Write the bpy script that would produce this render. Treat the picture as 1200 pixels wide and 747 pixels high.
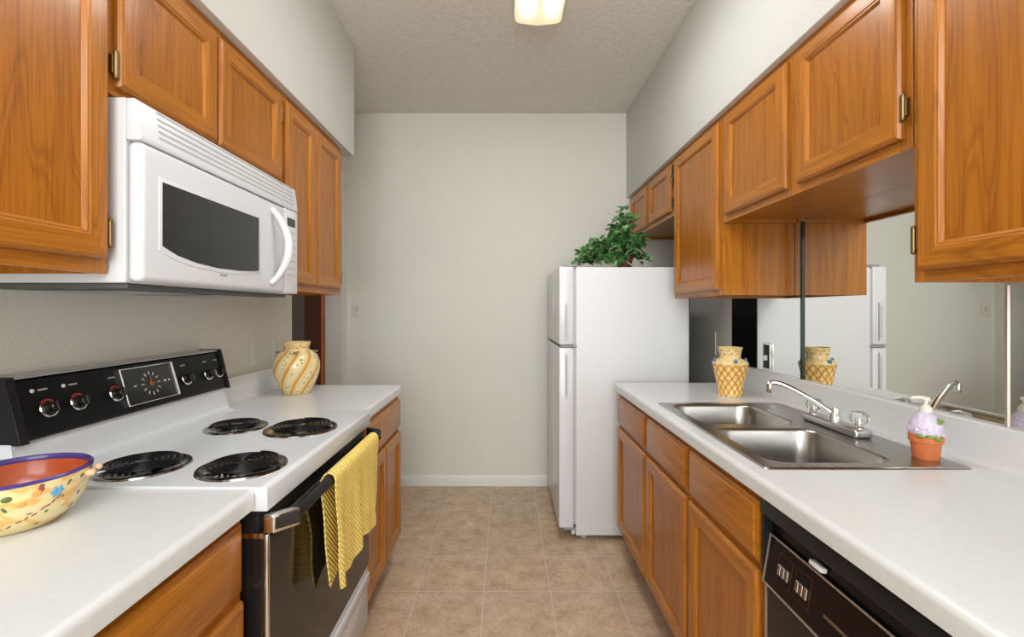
import bpy, bmesh, math, random
from math import pi, sin, cos, radians as R
from mathutils import Vector, Matrix
random.seed(7)
for o in list(bpy.data.objects): bpy.data.objects.remove(o)
C = bpy.context.scene.collection
S = bpy.context.scene

# ------------------------------------------------------------------ camera
EYE = 1.285
cam = bpy.data.cameras.new('camera'); co = bpy.data.objects.new('camera', cam); C.objects.link(co)
co.location = (0, 0, EYE); co.rotation_euler = (pi/2, 0, 0)
cam.sensor_width = 36; cam.lens = 36*540/1200
cam.shift_x = 8/1200; cam.shift_y = -9.5/1200
cam.clip_start = 0.02
S.camera = co
# ------------------------------------------------------------------ light and exposure
S.view_settings.view_transform = 'Standard'; S.view_settings.look = 'None'
S.view_settings.gamma = 1; S.view_settings.use_curve_mapping = False
S.view_settings.exposure = 0.0
w = bpy.data.worlds.new('world'); S.world = w; w.use_nodes = True
w.node_tree.nodes['Background'].inputs[0].default_value = (0.93, 0.97, 1.0, 1)
w.node_tree.nodes['Background'].inputs[1].default_value = 1.2
FIXTURE_E = 66.0
def area(name, loc, rot, sx, sy, power, col):
    l = bpy.data.lights.new(name, 'AREA'); l.shape = 'RECTANGLE'; l.size = sx; l.size_y = sy
    l.energy = power; l.color = col
    o = bpy.data.objects.new(name, l); C.objects.link(o); o.location = loc; o.rotation_euler = rot
    return o
area('unseen_window_fill', (0.0, -2.50, 1.45), (R(90), 0, 0), 2.0, 1.7, 75, (0.93, 0.97, 1.0))  # main fill added behind the camera, standing in for an unseen window
area('added_fill_lamp', (0.0, -0.95, 2.55), (R(38), 0, 0), 1.5, 0.7, 30, (0.96, 0.985, 1.0))  # added flash-like fill above and behind the camera, no lamp fixture there

# ------------------------------------------------------------------ materials
def nm(name):
    m = bpy.data.materials.new(name); m.use_nodes = True
    nt = m.node_tree; return m, nt, nt.nodes['Principled BSDF']
def setp(b, col=None, rough=None, metal=None, coat=None, spec=None):
    if col is not None: b.inputs['Base Color'].default_value = (*col, 1)
    if rough is not None: b.inputs['Roughness'].default_value = rough
    if metal is not None: b.inputs['Metallic'].default_value = metal
    if coat is not None:
        b.inputs['Coat Weight'].default_value = coat; b.inputs['Coat Roughness'].default_value = 0.12
    if spec is not None: b.inputs['Specular IOR Level'].default_value = spec
def N(nt, typ, **kw):
    n = nt.nodes.new(typ)
    for k, v in kw.items(): setattr(n, k, v)
    return n
def objcoord(nt, scale=(1, 1, 1), rand=False):
    tc = N(nt, 'ShaderNodeTexCoord'); mp = N(nt, 'ShaderNodeMapping')
    mp.inputs['Scale'].default_value = scale
    if rand:
        oi = N(nt, 'ShaderNodeObjectInfo'); mu = N(nt, 'ShaderNodeVectorMath', operation='SCALE')
        cx = N(nt, 'ShaderNodeCombineXYZ')
        for i in range(3): nt.links.new(oi.outputs['Random'], cx.inputs[i])
        nt.links.new(cx.outputs[0], mu.inputs[0]); mu.inputs['Scale'].default_value = 7.3
        ad = N(nt, 'ShaderNodeVectorMath', operation='ADD')
        nt.links.new(tc.outputs['Object'], ad.inputs[0]); nt.links.new(mu.outputs[0], ad.inputs[1])
        nt.links.new(ad.outputs[0], mp.inputs['Vector'])
    else: nt.links.new(tc.outputs['Object'], mp.inputs['Vector'])
    return mp.outputs['Vector']
def noise(nt, vec, scale, detail=3, rough=0.5):
    n = N(nt, 'ShaderNodeTexNoise'); n.inputs['Scale'].default_value = scale
    n.inputs['Detail'].default_value = detail; n.inputs['Roughness'].default_value = rough
    if vec is not None: nt.links.new(vec, n.inputs['Vector'])
    return n.outputs['Fac']
def ramp(nt, fac, stops, interp='LINEAR'):
    r = N(nt, 'ShaderNodeValToRGB'); r.color_ramp.interpolation = interp
    el = r.color_ramp.elements
    while len(el) > 1: el.remove(el[-1])
    el[0].position = stops[0][0]; el[0].color = (*stops[0][1], 1)
    for p, c in stops[1:]:
        e = el.new(p); e.color = (*c, 1)
    nt.links.new(fac, r.inputs[0]); return r.outputs[0]
def math_(nt, op, a, b=None):
    n = N(nt, 'ShaderNodeMath', operation=op)
    for i, v in enumerate((a, b)):
        if v is None: continue
        if isinstance(v, (int, float)): n.inputs[i].default_value = v
        else: nt.links.new(v, n.inputs[i])
    return n.outputs[0]
def mix(nt, fac, a, b, mode='MIX'):
    n = N(nt, 'ShaderNodeMix', data_type='RGBA', blend_type=mode)
    for sock, v in ((n.inputs[0], fac), (n.inputs[6], a), (n.inputs[7], b)):
        if isinstance(v, (int, float)): sock.default_value = v
        elif isinstance(v, tuple): sock.default_value = (*v, 1)
        else: nt.links.new(v, sock)
    return n.outputs[2]
def bump(nt, b, h, strength, dist=0.01):
    n = N(nt, 'ShaderNodeBump'); n.inputs['Strength'].default_value = strength
    n.inputs['Distance'].default_value = dist
    nt.links.new(h, n.inputs['Height']); nt.links.new(n.outputs[0], b.inputs['Normal'])

def plain(name, col, rough=0.5, metal=0, coat=None, spec=None, nz=0.0, nscale=30):
    m, nt, b = nm(name); setp(b, col, rough, metal, coat, spec)
    v = objcoord(nt)
    if nz:
        f = noise(nt, v, nscale)
        lo = tuple(c*(1-nz) for c in col); hi = tuple(min(1, c*(1+nz)) for c in col)
        nt.links.new(ramp(nt, f, [(0.3, lo), (0.7, hi)]), b.inputs['Base Color'])
    return m
def oak(name, axis, lo=(0.27, 0.085, 0.008), hi=(0.49, 0.178, 0.016), rough=0.30):
    m, nt, b = nm(name); setp(b, hi, rough, 0, 0.14, 0.32)
    sc = [1, 1, 1]; sc[axis] = 0.12
    v = objcoord(nt, tuple(sc), True)
    big = noise(nt, v, 6.5, 2, 0.45)
    rings = math_(nt, 'PINGPONG', math_(nt, 'MULTIPLY', big, 9.0), 0.5)
    sc2 = [1, 1, 1]; sc2[axis] = 0.035
    v2 = objcoord(nt, tuple(sc2), True)
    fine = noise(nt, v2, 170, 3, 0.6)
    med = noise(nt, v2, 45, 3, 0.6)
    base = ramp(nt, med, [(0.3, tuple(l*.45+h*.55 for l, h in zip(lo, hi))), (0.7, hi)])
    rg = ramp(nt, rings, [(0.0, (1, 1, 1)), (0.08, (0.62, 0.56, 0.5)), (0.17, (0.95, 0.93, 0.92)), (0.5, (1, 1, 1))])
    c = mix(nt, 0.62, base, rg, 'MULTIPLY')
    pr = ramp(nt, fine, [(0.38, (0.66, 0.58, 0.5)), (0.52, (1, 1, 1))])
    c = mix(nt, 0.55, c, pr, 'MULTIPLY')
    nt.links.new(c, b.inputs['Base Color'])
    bump(nt, b, fine, 0.12, 0.001)
    return m
def wallmat(name, col, bs=0.35, sc=90, dist=0.004):
    m, nt, b = nm(name); setp(b, col, 0.75, 0, None, 0.25)
    v = objcoord(nt)
    f = noise(nt, v, 1.8, 2); lo = tuple(c*0.975 for c in col)
    nt.links.new(ramp(nt, f, [(0.35, lo), (0.65, col)]), b.inputs['Base Color'])
    bump(nt, b, noise(nt, v, sc, 4, 0.6), bs, dist)
    return m
M = {}
M['oak_v'] = oak('oak_vertical', 2); M['oak_h'] = oak('oak_horizontal', 1); M['oak_x'] = oak('oak_depth', 0)
M['oak_panel'] = oak('oak_panel', 2, hi=(0.455, 0.158, 0.013))
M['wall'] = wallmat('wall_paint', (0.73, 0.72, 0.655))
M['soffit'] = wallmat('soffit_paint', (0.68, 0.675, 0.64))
M['trimwhite'] = plain('trim_paint', (0.74, 0.73, 0.68), 0.45)
M['dim'] = plain('far_room_dimmed_paint', (0.30, 0.27, 0.24), 0.8)  # shade put into the colour so the unlit room beyond stays dark
# ceiling knockdown texture
m, nt, b = nm('ceiling_texture'); setp(b, (0.56, 0.53, 0.47), 0.85, 0, None, 0.2)
v = objcoord(nt); n1 = noise(nt, v, 42, 5, 0.65); vo = N(nt, 'ShaderNodeTexVoronoi'); vo.inputs['Scale'].default_value = 34
nt.links.new(v, vo.inputs['Vector'])
h = math_(nt, 'ADD', n1, math_(nt, 'MULTIPLY', vo.outputs['Distance'], 0.5))
nt.links.new(ramp(nt, n1, [(0.3, (0.72, 0.695, 0.635)), (0.7, (0.80, 0.775, 0.715))]), b.inputs['Base Color'])
bump(nt, b, h, 0.55, 0.010); M['ceiling'] = m
# floor tiles
m, nt, b = nm('floor_tile'); setp(b, (0.4, 0.3, 0.2), 0.38)
tc = N(nt, 'ShaderNodeTexCoord'); mp = N(nt, 'ShaderNodeMapping')
mp.inputs['Location'].default_value = (0.097, -2.107+0.303*9, 0)
nt.links.new(tc.outputs['Object'], mp.inputs['Vector'])
br = N(nt, 'ShaderNodeTexBrick'); br.offset = 0; br.squash = 1
for k, val in (('Scale', 1.0), ('Mortar Size', 0.0028), ('Mortar Smooth', 0.3), ('Bias', 0.0), ('Brick Width', 0.303), ('Row Height', 0.303)):
    br.inputs[k].default_value = val
br.inputs['Color1'].default_value = (0.93, 0.93, 0.93, 1); br.inputs['Color2'].default_value = (1.07, 1.04, 1.0, 1)
nt.links.new(mp.outputs[0], br.inputs['Vector'])
v = objcoord(nt)
mo = ramp(nt, noise(nt, v, 11, 6, 0.68), [(0.3, (0.42, 0.285, 0.185)), (0.5, (0.57, 0.415, 0.29)), (0.72, (0.70, 0.54, 0.40))])
sp = ramp(nt, noise(nt, v, 60, 3, 0.6), [(0.35, (0.86, 0.83, 0.8)), (0.6, (1, 1, 1))])
c = mix(nt, 1.0, mo, sp, 'MULTIPLY'); c = mix(nt, 1.0, c, br.outputs['Color'], 'MULTIPLY')
c = mix(nt, br.outputs['Fac'], c, (0.60, 0.53, 0.46)); nt.links.new(c, b.inputs['Base Color'])
bump(nt, b, math_(nt, 'MULTIPLY', br.outputs['Fac'], -1), 0.4, 0.002); M['floor'] = m
M['laminate'] = plain('white_laminate', (0.69, 0.70, 0.70), 0.22, nz=0.02, nscale=60)
M['enamel'] = plain('white_enamel', (0.68, 0.695, 0.72), 0.16, nz=0.01)
M['enamel_dull'] = plain('white_textured_steel', (0.68, 0.69, 0.70), 0.4, nz=0.01, nscale=200)
M['plastic_white'] = plain('white_plastic', (0.71, 0.72, 0.745), 0.3)
M['plastic_cream'] = plain('ivory_plastic', (0.68, 0.66, 0.58), 0.4)
M['grey_slot'] = plain('grey_vent', (0.30, 0.30, 0.30), 0.6)
M['grey_light'] = plain('light_grey_plastic', (0.45, 0.45, 0.45), 0.5)
M['black_gloss'] = plain('black_glass', (0.012, 0.011, 0.011), 0.06, spec=0.6)
M['oven_glass'] = plain('oven_door_glass', (0.012, 0.009, 0.007), 0.10, spec=0.4)
M['black'] = plain('black_enamel', (0.005, 0.005, 0.006), 0.3, spec=0.2)
M['black_matt'] = plain('black_plastic', (0.010, 0.010, 0.011), 0.45, spec=0.25)
M['charcoal'] = plain('microwave_window', (0.028, 0.030, 0.029), 0.18)
M['chrome'] = plain('chrome', (0.78, 0.78, 0.78), 0.12, 1)
M['chrome_dull'] = plain('brushed_chrome', (0.55, 0.55, 0.56), 0.3, 1)
M['champagne'] = plain('champagne_trim', (0.50, 0.42, 0.36), 0.35, 0.6)
M['brass'] = plain('aged_brass', (0.24, 0.16, 0.07), 0.4, 1)
M['badge'] = plain('bronze_print', (0.12, 0.07, 0.04), 0.5)
M['dark_steel'] = plain('dark_underside', (0.09, 0.09, 0.085), 0.5)
M['clock_orange'] = plain('clock_orange', (0.35, 0.09, 0.03), 0.5)
M['red'] = plain('red_mark', (0.40, 0.03, 0.02), 0.5)
M['dark_red'] = plain('dark_red_print', (0.13, 0.015, 0.012), 0.4)
M['range_side'] = plain('range_side_wood_reflection', (0.085, 0.026, 0.012), 0.22)  # brown stands in for cabinet wood reflected in the glossy side
M['brown_panel'] = plain('dark_brown_panel', (0.010, 0.006, 0.005), 0.25, spec=0.3)
M['green_edge'] = plain('mirror_glass_edge', (0.006, 0.030, 0.024), 0.1)
M['mirror'] = plain('mirror_silver', (0.86, 0.88, 0.86), 0.0, 1)
M['door_wood'] = oak('dark_door_wood', 2, lo=(0.36, 0.075, 0.012), hi=(0.80, 0.19, 0.035))
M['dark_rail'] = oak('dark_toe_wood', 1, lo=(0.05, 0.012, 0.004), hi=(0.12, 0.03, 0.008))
m, nt, b = nm('stainless_steel'); setp(b, (0.42, 0.405, 0.38), 0.28, 1)
v = objcoord(nt, (60, 1.5, 60)); f = noise(nt, v, 6, 3)
nt.links.new(ramp(nt, f, [(0.3, (0.27, 0.27, 0.27)), (0.7, (0.31, 0.31, 0.31))]), b.inputs['Roughness']); M['steel'] = m
m, nt, b = nm('drip_pan_metal'); setp(b, (0.20, 0.20, 0.20), 0.15, 1)
nt.links.new(ramp(nt, noise(nt, objcoord(nt), 25, 3), [(0.35, (0.06, 0.045, 0.03)), (0.6, (0.42, 0.42, 0.42))]), b.inputs['Base Color']); M['pan'] = m
m, nt, b = nm('clear_acrylic'); setp(b, (0.95, 0.94, 0.90), 0.05); b.inputs['Transmission Weight'].default_value = 0.85; b.inputs['IOR'].default_value = 1.49; M['acrylic'] = m
m, nt, b = nm('window_glass'); setp(b, (1, 1, 1), 0.0); b.inputs['Transmission Weight'].default_value = 1; b.inputs['IOR'].default_value = 1.1; M['glass'] = m
# lamp diffuser
m, nt, b = nm('lamp_diffuser'); setp(b, (0.85, 0.82, 0.62), 0.3)
b.inputs['Emission Strength'].default_value = FIXTURE_E
tc = N(nt, 'ShaderNodeTexCoord'); sx = N(nt, 'ShaderNodeSeparateXYZ'); nt.links.new(tc.outputs['Object'], sx.inputs[0])
# two tubes glow through: brighter over each tube, yellow-ish at the ends and the middle
g = math_(nt, 'COSINE', math_(nt, 'MULTIPLY', sx.outputs[0], 2*pi/0.115)); g = math_(nt, 'MULTIPLY', g, -1)
en = math_(nt, 'MULTIPLY', math_(nt, 'SUBTRACT', 0.595, math_(nt, 'ABSOLUTE', sx.outputs[1])), 9.0)
en = math_(nt, 'MINIMUM', en, 1.0)
g2 = math_(nt, 'MULTIPLY', math_(nt, 'ADD', math_(nt, 'MULTIPLY', g, 0.35), 0.65), en)
nt.links.new(ramp(nt, g2, [(0.0, (0.0088, 0.0077, 0.0042)), (0.38, (0.0105, 0.0098, 0.0070)), (0.68, (0.026, 0.026, 0.024)), (1.0, (0.96, 0.985, 1.0))]), b.inputs['Emission Color'])
M['diffuser'] = m
# towel
m, nt, b = nm('yellow_waffle_cloth'); setp(b, (0.88, 0.66, 0.22), 0.9, spec=0.1)
v = objcoord(nt); wv = N(nt, 'ShaderNodeTexWave', wave_type='BANDS', bands_direction='DIAGONAL'); wv.inputs['Scale'].default_value = 42; wv.inputs['Distortion'].default_value = 1.5
nt.links.new(v, wv.inputs['Vector'])
nt.links.new(ramp(nt, wv.outputs['Fac'], [(0.05, (0.92, 0.62, 0.13)), (0.5, (1.0, 0.80, 0.26))]), b.inputs['Base Color'])
bump(nt, b, wv.outputs['Fac'], 0.8, 0.004); M['towel'] = m
# painted pottery
def spot_chain(nt, c, coord, spots):
    for (p, r, col) in spots:
        d = N(nt, 'ShaderNodeVectorMath', operation='DISTANCE'); nt.links.new(coord, d.inputs[0]); d.inputs[1].default_value = p
        f = math_(nt, 'LESS_THAN', d.outputs['Value'], r)
        c = mix(nt, f, c, col)
    return c
def stripes(name, k_ang, k_z, base=(0.80, 0.62, 0.30), lattice=False, fill=(0.76, 0.62, 0.33)):
    m, nt, b = nm(name); setp(b, base, 0.22, 0, 0.4)
    tc = N(nt, 'ShaderNodeTexCoord'); s = N(nt, 'ShaderNodeSeparateXYZ'); nt.links.new(tc.outputs['Object'], s.inputs[0])
    a = math_(nt, 'ARCTAN2', s.outputs[1], s.outputs[0])
    ph = math_(nt, 'ADD', math_(nt, 'MULTIPLY', a, k_ang), math_(nt, 'MULTIPLY', s.outputs[2], k_z))
    sn = math_(nt, 'MULTIPLY', math_(nt, 'ADD', math_(nt, 'SINE', ph), 1), 0.5)
    c = ramp(nt, sn, [(0.0, (0.62, 0.28, 0.05)), (0.10, (0.74, 0.42, 0.10)), (0.25, base), (0.7, fill), (1, tuple(min(1, q*1.12) for q in fill))])
    if lattice:
        ph2 = math_(nt, 'SUBTRACT', math_(nt, 'MULTIPLY', a, k_ang), math_(nt, 'MULTIPLY', s.outputs[2], k_z))
        s2 = math_(nt, 'MULTIPLY', math_(nt, 'ADD', math_(nt, 'SINE', ph2), 1), 0.5)
        c = mix(nt, 1.0, c, ramp(nt, s2, [(0.0, (0.72, 0.50, 0.30)), (0.25, (0.85, 0.75, 0.6)), (0.5, (1, 1, 1))]), 'MULTIPLY')
    vo = N(nt, 'ShaderNodeTexVoronoi'); vo.inputs['Scale'].default_value = 75
    nt.links.new(tc.outputs['Object'], vo.inputs['Vector'])
    dots = math_(nt, 'MULTIPLY', math_(nt, 'LESS_THAN', vo.outputs['Distance'], 0.33), math_(nt, 'GREATER_THAN', sn, 0.80))
    sc = N(nt, 'ShaderNodeSeparateColor'); nt.links.new(vo.outputs['Color'], sc.inputs[0])
    dc = ramp(nt, sc.outputs[0], [(0.0, (0.07, 0.16, 0.06)), (0.55, (0.10, 0.12, 0.05)), (0.56, (0.30, 0.06, 0.04)), (0.8, (0.06, 0.15, 0.30))], 'CONSTANT')
    c = mix(nt, math_(nt, 'MULTIPLY', dots, 0.85), c, dc)
    nt.links.new(c, b.inputs['Base Color']); return m
M['vase'] = stripes('striped_glaze', 9, -55)
M['vase_lattice'] = stripes('lattice_glaze', 14, -150, (0.88, 0.52, 0.13), True, (0.95, 0.66, 0.24))
M['neck'] = plain('cream_glaze', (0.80, 0.60, 0.28), 0.25, nz=0.22, nscale=90)
M['blue_glaze'] = plain('blue_glaze', (0.10, 0.26, 0.40), 0.25)
M['dark_dot'] = plain('dark_glaze_dot', (0.05, 0.04, 0.05), 0.3)
M['orange_dot'] = plain('orange_glaze_dot', (0.7, 0.22, 0.05), 0.3)
M['green_grey'] = plain('grey_green_glaze', (0.16, 0.22, 0.14), 0.3)
M['purple_rim'] = plain('purple_rim_glaze', (0.055, 0.035, 0.20), 0.2)
M['terracotta_in'] = plain('orange_glaze', (0.47, 0.085, 0.022), 0.2, nz=0.12, nscale=9)
M['green_glaze'] = plain('green_glaze', (0.10, 0.15, 0.03), 0.3)
M['peach'] = plain('peach_glaze', (0.72, 0.45, 0.25), 0.35)
M['terracotta'] = plain('terracotta_pot', (0.62, 0.17, 0.05), 0.45, nz=0.15)
M['lilac'] = plain('lilac_ceramic', (0.66, 0.58, 0.72), 0.4, nz=0.2, nscale=220)
M['pump'] = plain('ivory_pump', (0.75, 0.72, 0.62), 0.3)
M['leafgreen'] = plain('leaf_glaze', (0.20, 0.30, 0.06), 0.4, nz=0.2)
m, nt, b = nm('ivy_leaf'); setp(b, (0.05, 0.17, 0.03), 0.4)
oi = noise(nt, objcoord(nt), 28, 2); nt.links.new(ramp(nt, oi, [(0.3, (0.014, 0.055, 0.012)), (0.5, (0.04, 0.15, 0.03)), (0.68, (0.13, 0.30, 0.08)), (0.8, (0.30, 0.42, 0.18))]), b.inputs['Base Color']); M['ivy'] = m
M['stem'] = plain('pale_stem', (0.42, 0.38, 0.27), 0.6)
M['pot_red'] = plain('red_brown_pot', (0.13, 0.025, 0.02), 0.4)
# bowl outside paint
m, nt, b = nm('bowl_glaze'); setp(b, (0.8, 0.6, 0.2), 0.2, 0, 0.4)
tc = N(nt, 'ShaderNodeTexCoord'); v = tc.outputs['Object']
mpn = N(nt, 'ShaderNodeMapping'); mpn.inputs['Scale'].default_value = (1, 1, 2.2); mpn.inputs['Rotation'].default_value = (0.5, 0.2, 0); nt.links.new(v, mpn.inputs['Vector'])
c = ramp(nt, noise(nt, mpn.outputs[0], 13, 2), [(0.3, (0.74, 0.60, 0.22)), (0.48, (0.80, 0.66, 0.32)), (0.55, (0.76, 0.42, 0.10)), (0.6, (0.80, 0.64, 0.30)), (0.75, (0.74, 0.66, 0.40))])
vo = N(nt, 'ShaderNodeTexVoronoi'); vo.inputs['Scale'].default_value = 62; nt.links.new(v, vo.inputs['Vector'])
sc = N(nt, 'ShaderNodeSeparateColor'); nt.links.new(vo.outputs['Color'], sc.inputs[0])
dots = math_(nt, 'MULTIPLY', math_(nt, 'LESS_THAN', vo.outputs['Distance'], 0.28), math_(nt, 'LESS_THAN', sc.outputs[1], 0.30))
dc = ramp(nt, sc.outputs[0], [(0.0, (0.10, 0.18, 0.04)), (0.4, (0.30, 0.07, 0.06)), (0.7, (0.10, 0.08, 0.25))], 'CONSTANT')
c = mix(nt, dots, c, dc); nt.links.new(c, b.inputs['Base Color']); M['bowl'] = m

# ------------------------------------------------------------------ mesh helpers
class MB:
    def __init__(s): s.bm = bmesh.new()
    def merge(s, t, mi=0, mat=None):
        if mat is not None: t.transform(mat)
        bmesh.ops.recalc_face_normals(t, faces=t.faces)
        vm = {v: s.bm.verts.new(v.co) for v in t.verts}
        for f in t.faces:
            try:
                nf = s.bm.faces.new([vm[v] for v in f.verts]); nf.material_index = f.material_index if mi is None else mi
            except ValueError: pass
        t.free(); return s
    def box(s, x0, x1, y0, y1, z0, z1, b=0, seg=2, mi=0, mat=None):
        t = bmesh.new(); bmesh.ops.create_cube(t, size=1)
        for v in t.verts: v.co = Vector(((x0+x1)/2+v.co.x*(x1-x0), (y0+y1)/2+v.co.y*(y1-y0), (z0+z1)/2+v.co.z*(z1-z0)))
        if b: bmesh.ops.bevel(t, geom=list(t.edges), offset=b, segments=seg, affect='EDGES', profile=0.5)
        return s.merge(t, mi, mat)
    def prism(s, poly, axis, a0, a1, b=0, mi=0, mat=None, seg=2):
        t = bmesh.new()
        def P(p, a):
            return {'x': (a, p[0], p[1]), 'y': (p[0], a, p[1]), 'z': (p[0], p[1], a)}[axis]
        A = [t.verts.new(P(p, a0)) for p in poly]; B = [t.verts.new(P(p, a1)) for p in poly]
        t.faces.new(A); t.faces.new(B[::-1])
        for i in range(len(poly)):
            j = (i+1) % len(poly); t.faces.new((A[i], B[i], B[j], A[j]))
        if b: bmesh.ops.bevel(t, geom=list(t.edges), offset=b, segments=seg, affect='EDGES', profile=0.5)
        return s.merge(t, mi, mat)
    def lathe(s, prof, c=(0, 0, 0), n=32, mi=0, mat=None, tw=None):
        t = bmesh.new(); rows = []
        for k, (r, z) in enumerate(prof):
            if r < 1e-6: rows.append([t.verts.new((0, 0, z))])
            else: rows.append([t.verts.new((r*cos(2*pi*i/n), r*sin(2*pi*i/n), z)) for i in range(n)])
        for a, b_ in zip(rows, rows[1:]):
            for i in range(n):
                j = (i+1) % n
                if len(a) == 1 and len(b_) == 1: continue
                if len(a) == 1: t.faces.new((a[0], b_[i], b_[j]))
                elif len(b_) == 1: t.faces.new((a[i], a[j], b_[0]))
                else: t.faces.new((a[i], a[j], b_[j], b_[i]))
        if mat is not None: t.transform(mat)
        t.transform(Matrix.Translation(c)); return s.merge(t, mi)
    def tube(s, pts, r, n=12, mi=0, closed=False, squash=None):
        t = bmesh.new(); pts = [Vector(p) for p in pts]; rows = []; L = len(pts); prev = None
        for i, p in enumerate(pts):
            if closed: d = pts[(i+1) % L]-pts[i-1]
            else: d = pts[min(i+1, L-1)]-pts[max(i-1, 0)]
            d.normalize()
            if prev is None:
                u = d.cross(Vector((0, 0, 1)))
                if u.length < 1e-3: u = d.cross(Vector((0, 1, 0)))
            else: u = prev-d*prev.dot(d)
            u.normalize(); prev = u; w_ = d.cross(u)
            rr = r[i] if isinstance(r, (list, tuple)) else r
            sq = squash or (1, 1)
            rows.append([t.verts.new(p+u*rr*sq[0]*cos(2*pi*k/n)+w_*rr*sq[1]*sin(2*pi*k/n)) for k in range(n)])
        rng = range(L) if closed else range(L-1)
        for i in rng:
            a, b_ = rows[i], rows[(i+1) % L]
            for k in range(n):
                t.faces.new((a[k], a[(k+1) % n], b_[(k+1) % n], b_[k]))
        if not closed: t.faces.new(rows[0][::-1]); t.faces.new(rows[-1])
        return s.merge(t, mi)
    def sphere(s, c, r, mi=0, sc=(1, 1, 1), n=16):
        t = bmesh.new(); bmesh.ops.create_uvsphere(t, u_segments=n, v_segments=max(6, n//2), radius=r)
        t.transform(Matrix.Diagonal((*sc, 1))); t.transform(Matrix.Translation(c)); return s.merge(t, mi)

WL = {}
def wloc(o): return WL.get(o.name, Vector((0, 0, 0)))
def build(name, mb, mats, parent=None, loc=None, angle=35):
    """one mesh object; vertices given in world coordinates"""
    base = wloc(parent) if parent is not None else Vector(loc or (0, 0, 0))
    bm = mb.bm
    for v in bm.verts: v.co -= base
    bm.normal_update()
    for e in bm.edges:
        e.smooth = (len(e.link_faces) == 2 and e.calc_face_angle(0) < R(angle))
    for f in bm.faces: f.smooth = True
    me = bpy.data.meshes.new(name); bm.to_mesh(me); bm.free()
    if not isinstance(mats, (list, tuple)): mats = [mats]
    for m_ in mats: me.materials.append(m_ if not isinstance(m_, str) else M[m_])
    o = bpy.data.objects.new(name, me); C.objects.link(o)
    if parent is not None: o.parent = parent
    else: o.location = base
    WL[o.name] = base.copy(); return o
def tag(o, label, cat, group=None):
    o['label'] = label; o['category'] = cat
    if group: o['group'] = group
    return o
def thing(name, label, cat, loc, group=None):
    o = bpy.data.objects.new(name, None); C.objects.link(o); o.location = loc; o.empty_display_size = 0.05
    WL[o.name] = Vector(loc); return tag(o, label, cat, group)
def struct(name, mb, mats, parent=None):
    o = build(name, mb, mats, parent)
    if parent is None: o['kind'] = 'structure'
    return o
def copy_thing(o, loc, label, parent=None):
    c = o.copy(); C.objects.link(c)
    if parent is None:
        c.location = loc; c['label'] = label; WL[c.name] = Vector(loc)
    else: c.parent = parent
    for ch in list(o.children): copy_thing(ch, None, None, c)
    return c

XL, XR, YF, YB, H = -1.16, 1.22, 3.377, -2.6, 2.73
# ------------------------------------------------------------------ room shell
struct('floor', MB().box(-2.6, XR+.12, YB-.12, 4.4, -0.08, 0), 'floor')
struct('ceiling', MB().box(-2.6, XR+.12, YB-.12, 4.4, H, H+.1), 'ceiling')
struct('wall_far', MB().box(XL-.12, XR+.12, YF, YF+.12, 0, H), 'wall')
struct('wall_right', MB().box(XR, XR+.12, YB, YF, 0, H), 'wall')
lw = MB(); t = lw
t.prism([(YB, 0), (2.506, 0), (2.506, 2.05), (3.275, 2.05), (3.275, 0), (YF, 0), (YF, H), (YB, H)], 'x', XL-.12, XL)
struct('wall_left', lw, 'wall')
# wall behind the camera, with a window added as source for the fill light
bw = MB()
bw.box(XL-.12, -0.85, YB-.12, YB, 0, H).box(0.85, XR+.12, YB-.12, YB, 0, H).box(-0.85, 0.85, YB-.12, YB, 0, 0.75).box(-0.85, 0.85, YB-.12, YB, 2.15, H)
struct('wall_back', bw, 'wall')
wn = MB().box(-0.85, 0.85, YB-.075, YB-.065, 0.75, 2.15); wo = struct('added_window_1', wn, 'glass')
wf = MB()
for x in (-0.85, -0.02, 0.81): wf.box(x, x+.04, YB-.09, YB-.04, 0.75, 2.15)
for z in (0.75, 2.11): wf.box(-0.85, 0.85, YB-.09, YB-.04, z, z+.04)
build('added_window_frame', wf, 'trimwhite', wo)
# room beyond the left doorway
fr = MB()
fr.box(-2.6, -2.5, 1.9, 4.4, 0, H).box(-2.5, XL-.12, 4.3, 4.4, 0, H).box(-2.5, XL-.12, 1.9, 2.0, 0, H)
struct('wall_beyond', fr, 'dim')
# opened wooden door in the doorway
dm = MB(); ca, sa = cos(R(32.5)), sin(R(32.5))
mt = Matrix.Translation((-1.295, 3.29, 0)) @ Matrix.Rotation(R(32.5), 4, 'Z')
dm.box(-0.018, 0.018, 0.0, 0.71, 0.012, 2.03, 0.002, 1, mat=mt)
dd = struct('door_1', dm, 'door_wood')
kn = MB().lathe([(0.0, 0), (0.026, 0.0), (0.026, 0.004), (0.010, 0.008), (0.010, 0.03), (0.026, 0.04), (0.026, 0.052), (0.012, 0.062), (0, 0.062)], n=20,
    mat=mt @ Matrix.Translation((0.018, 0.65, 0.95)) @ Matrix.Rotation(R(90), 4, 'Y'))
build('door_handle', kn, 'brass', dd)
# soffits over the wall cabinets
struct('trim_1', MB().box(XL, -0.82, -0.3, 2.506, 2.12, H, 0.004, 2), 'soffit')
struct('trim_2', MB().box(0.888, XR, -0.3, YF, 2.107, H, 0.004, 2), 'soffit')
# baseboards
def bbprof(x): return [(0, 0), (0.012, 0), (0.012, 0.060), (0.008, 0.070), (0.004, 0.078), (0, 0.078)]
struct('baseboard_far', MB().prism([(YF-p, z) for p, z in bbprof(0)], 'x', XL, 1.22), 'trimwhite')
struct('baseboard_left', MB().prism([(XL+p, z) for p, z in bbprof(0)], 'y', 3.275, YF-.012), 'trimwhite')
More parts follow.
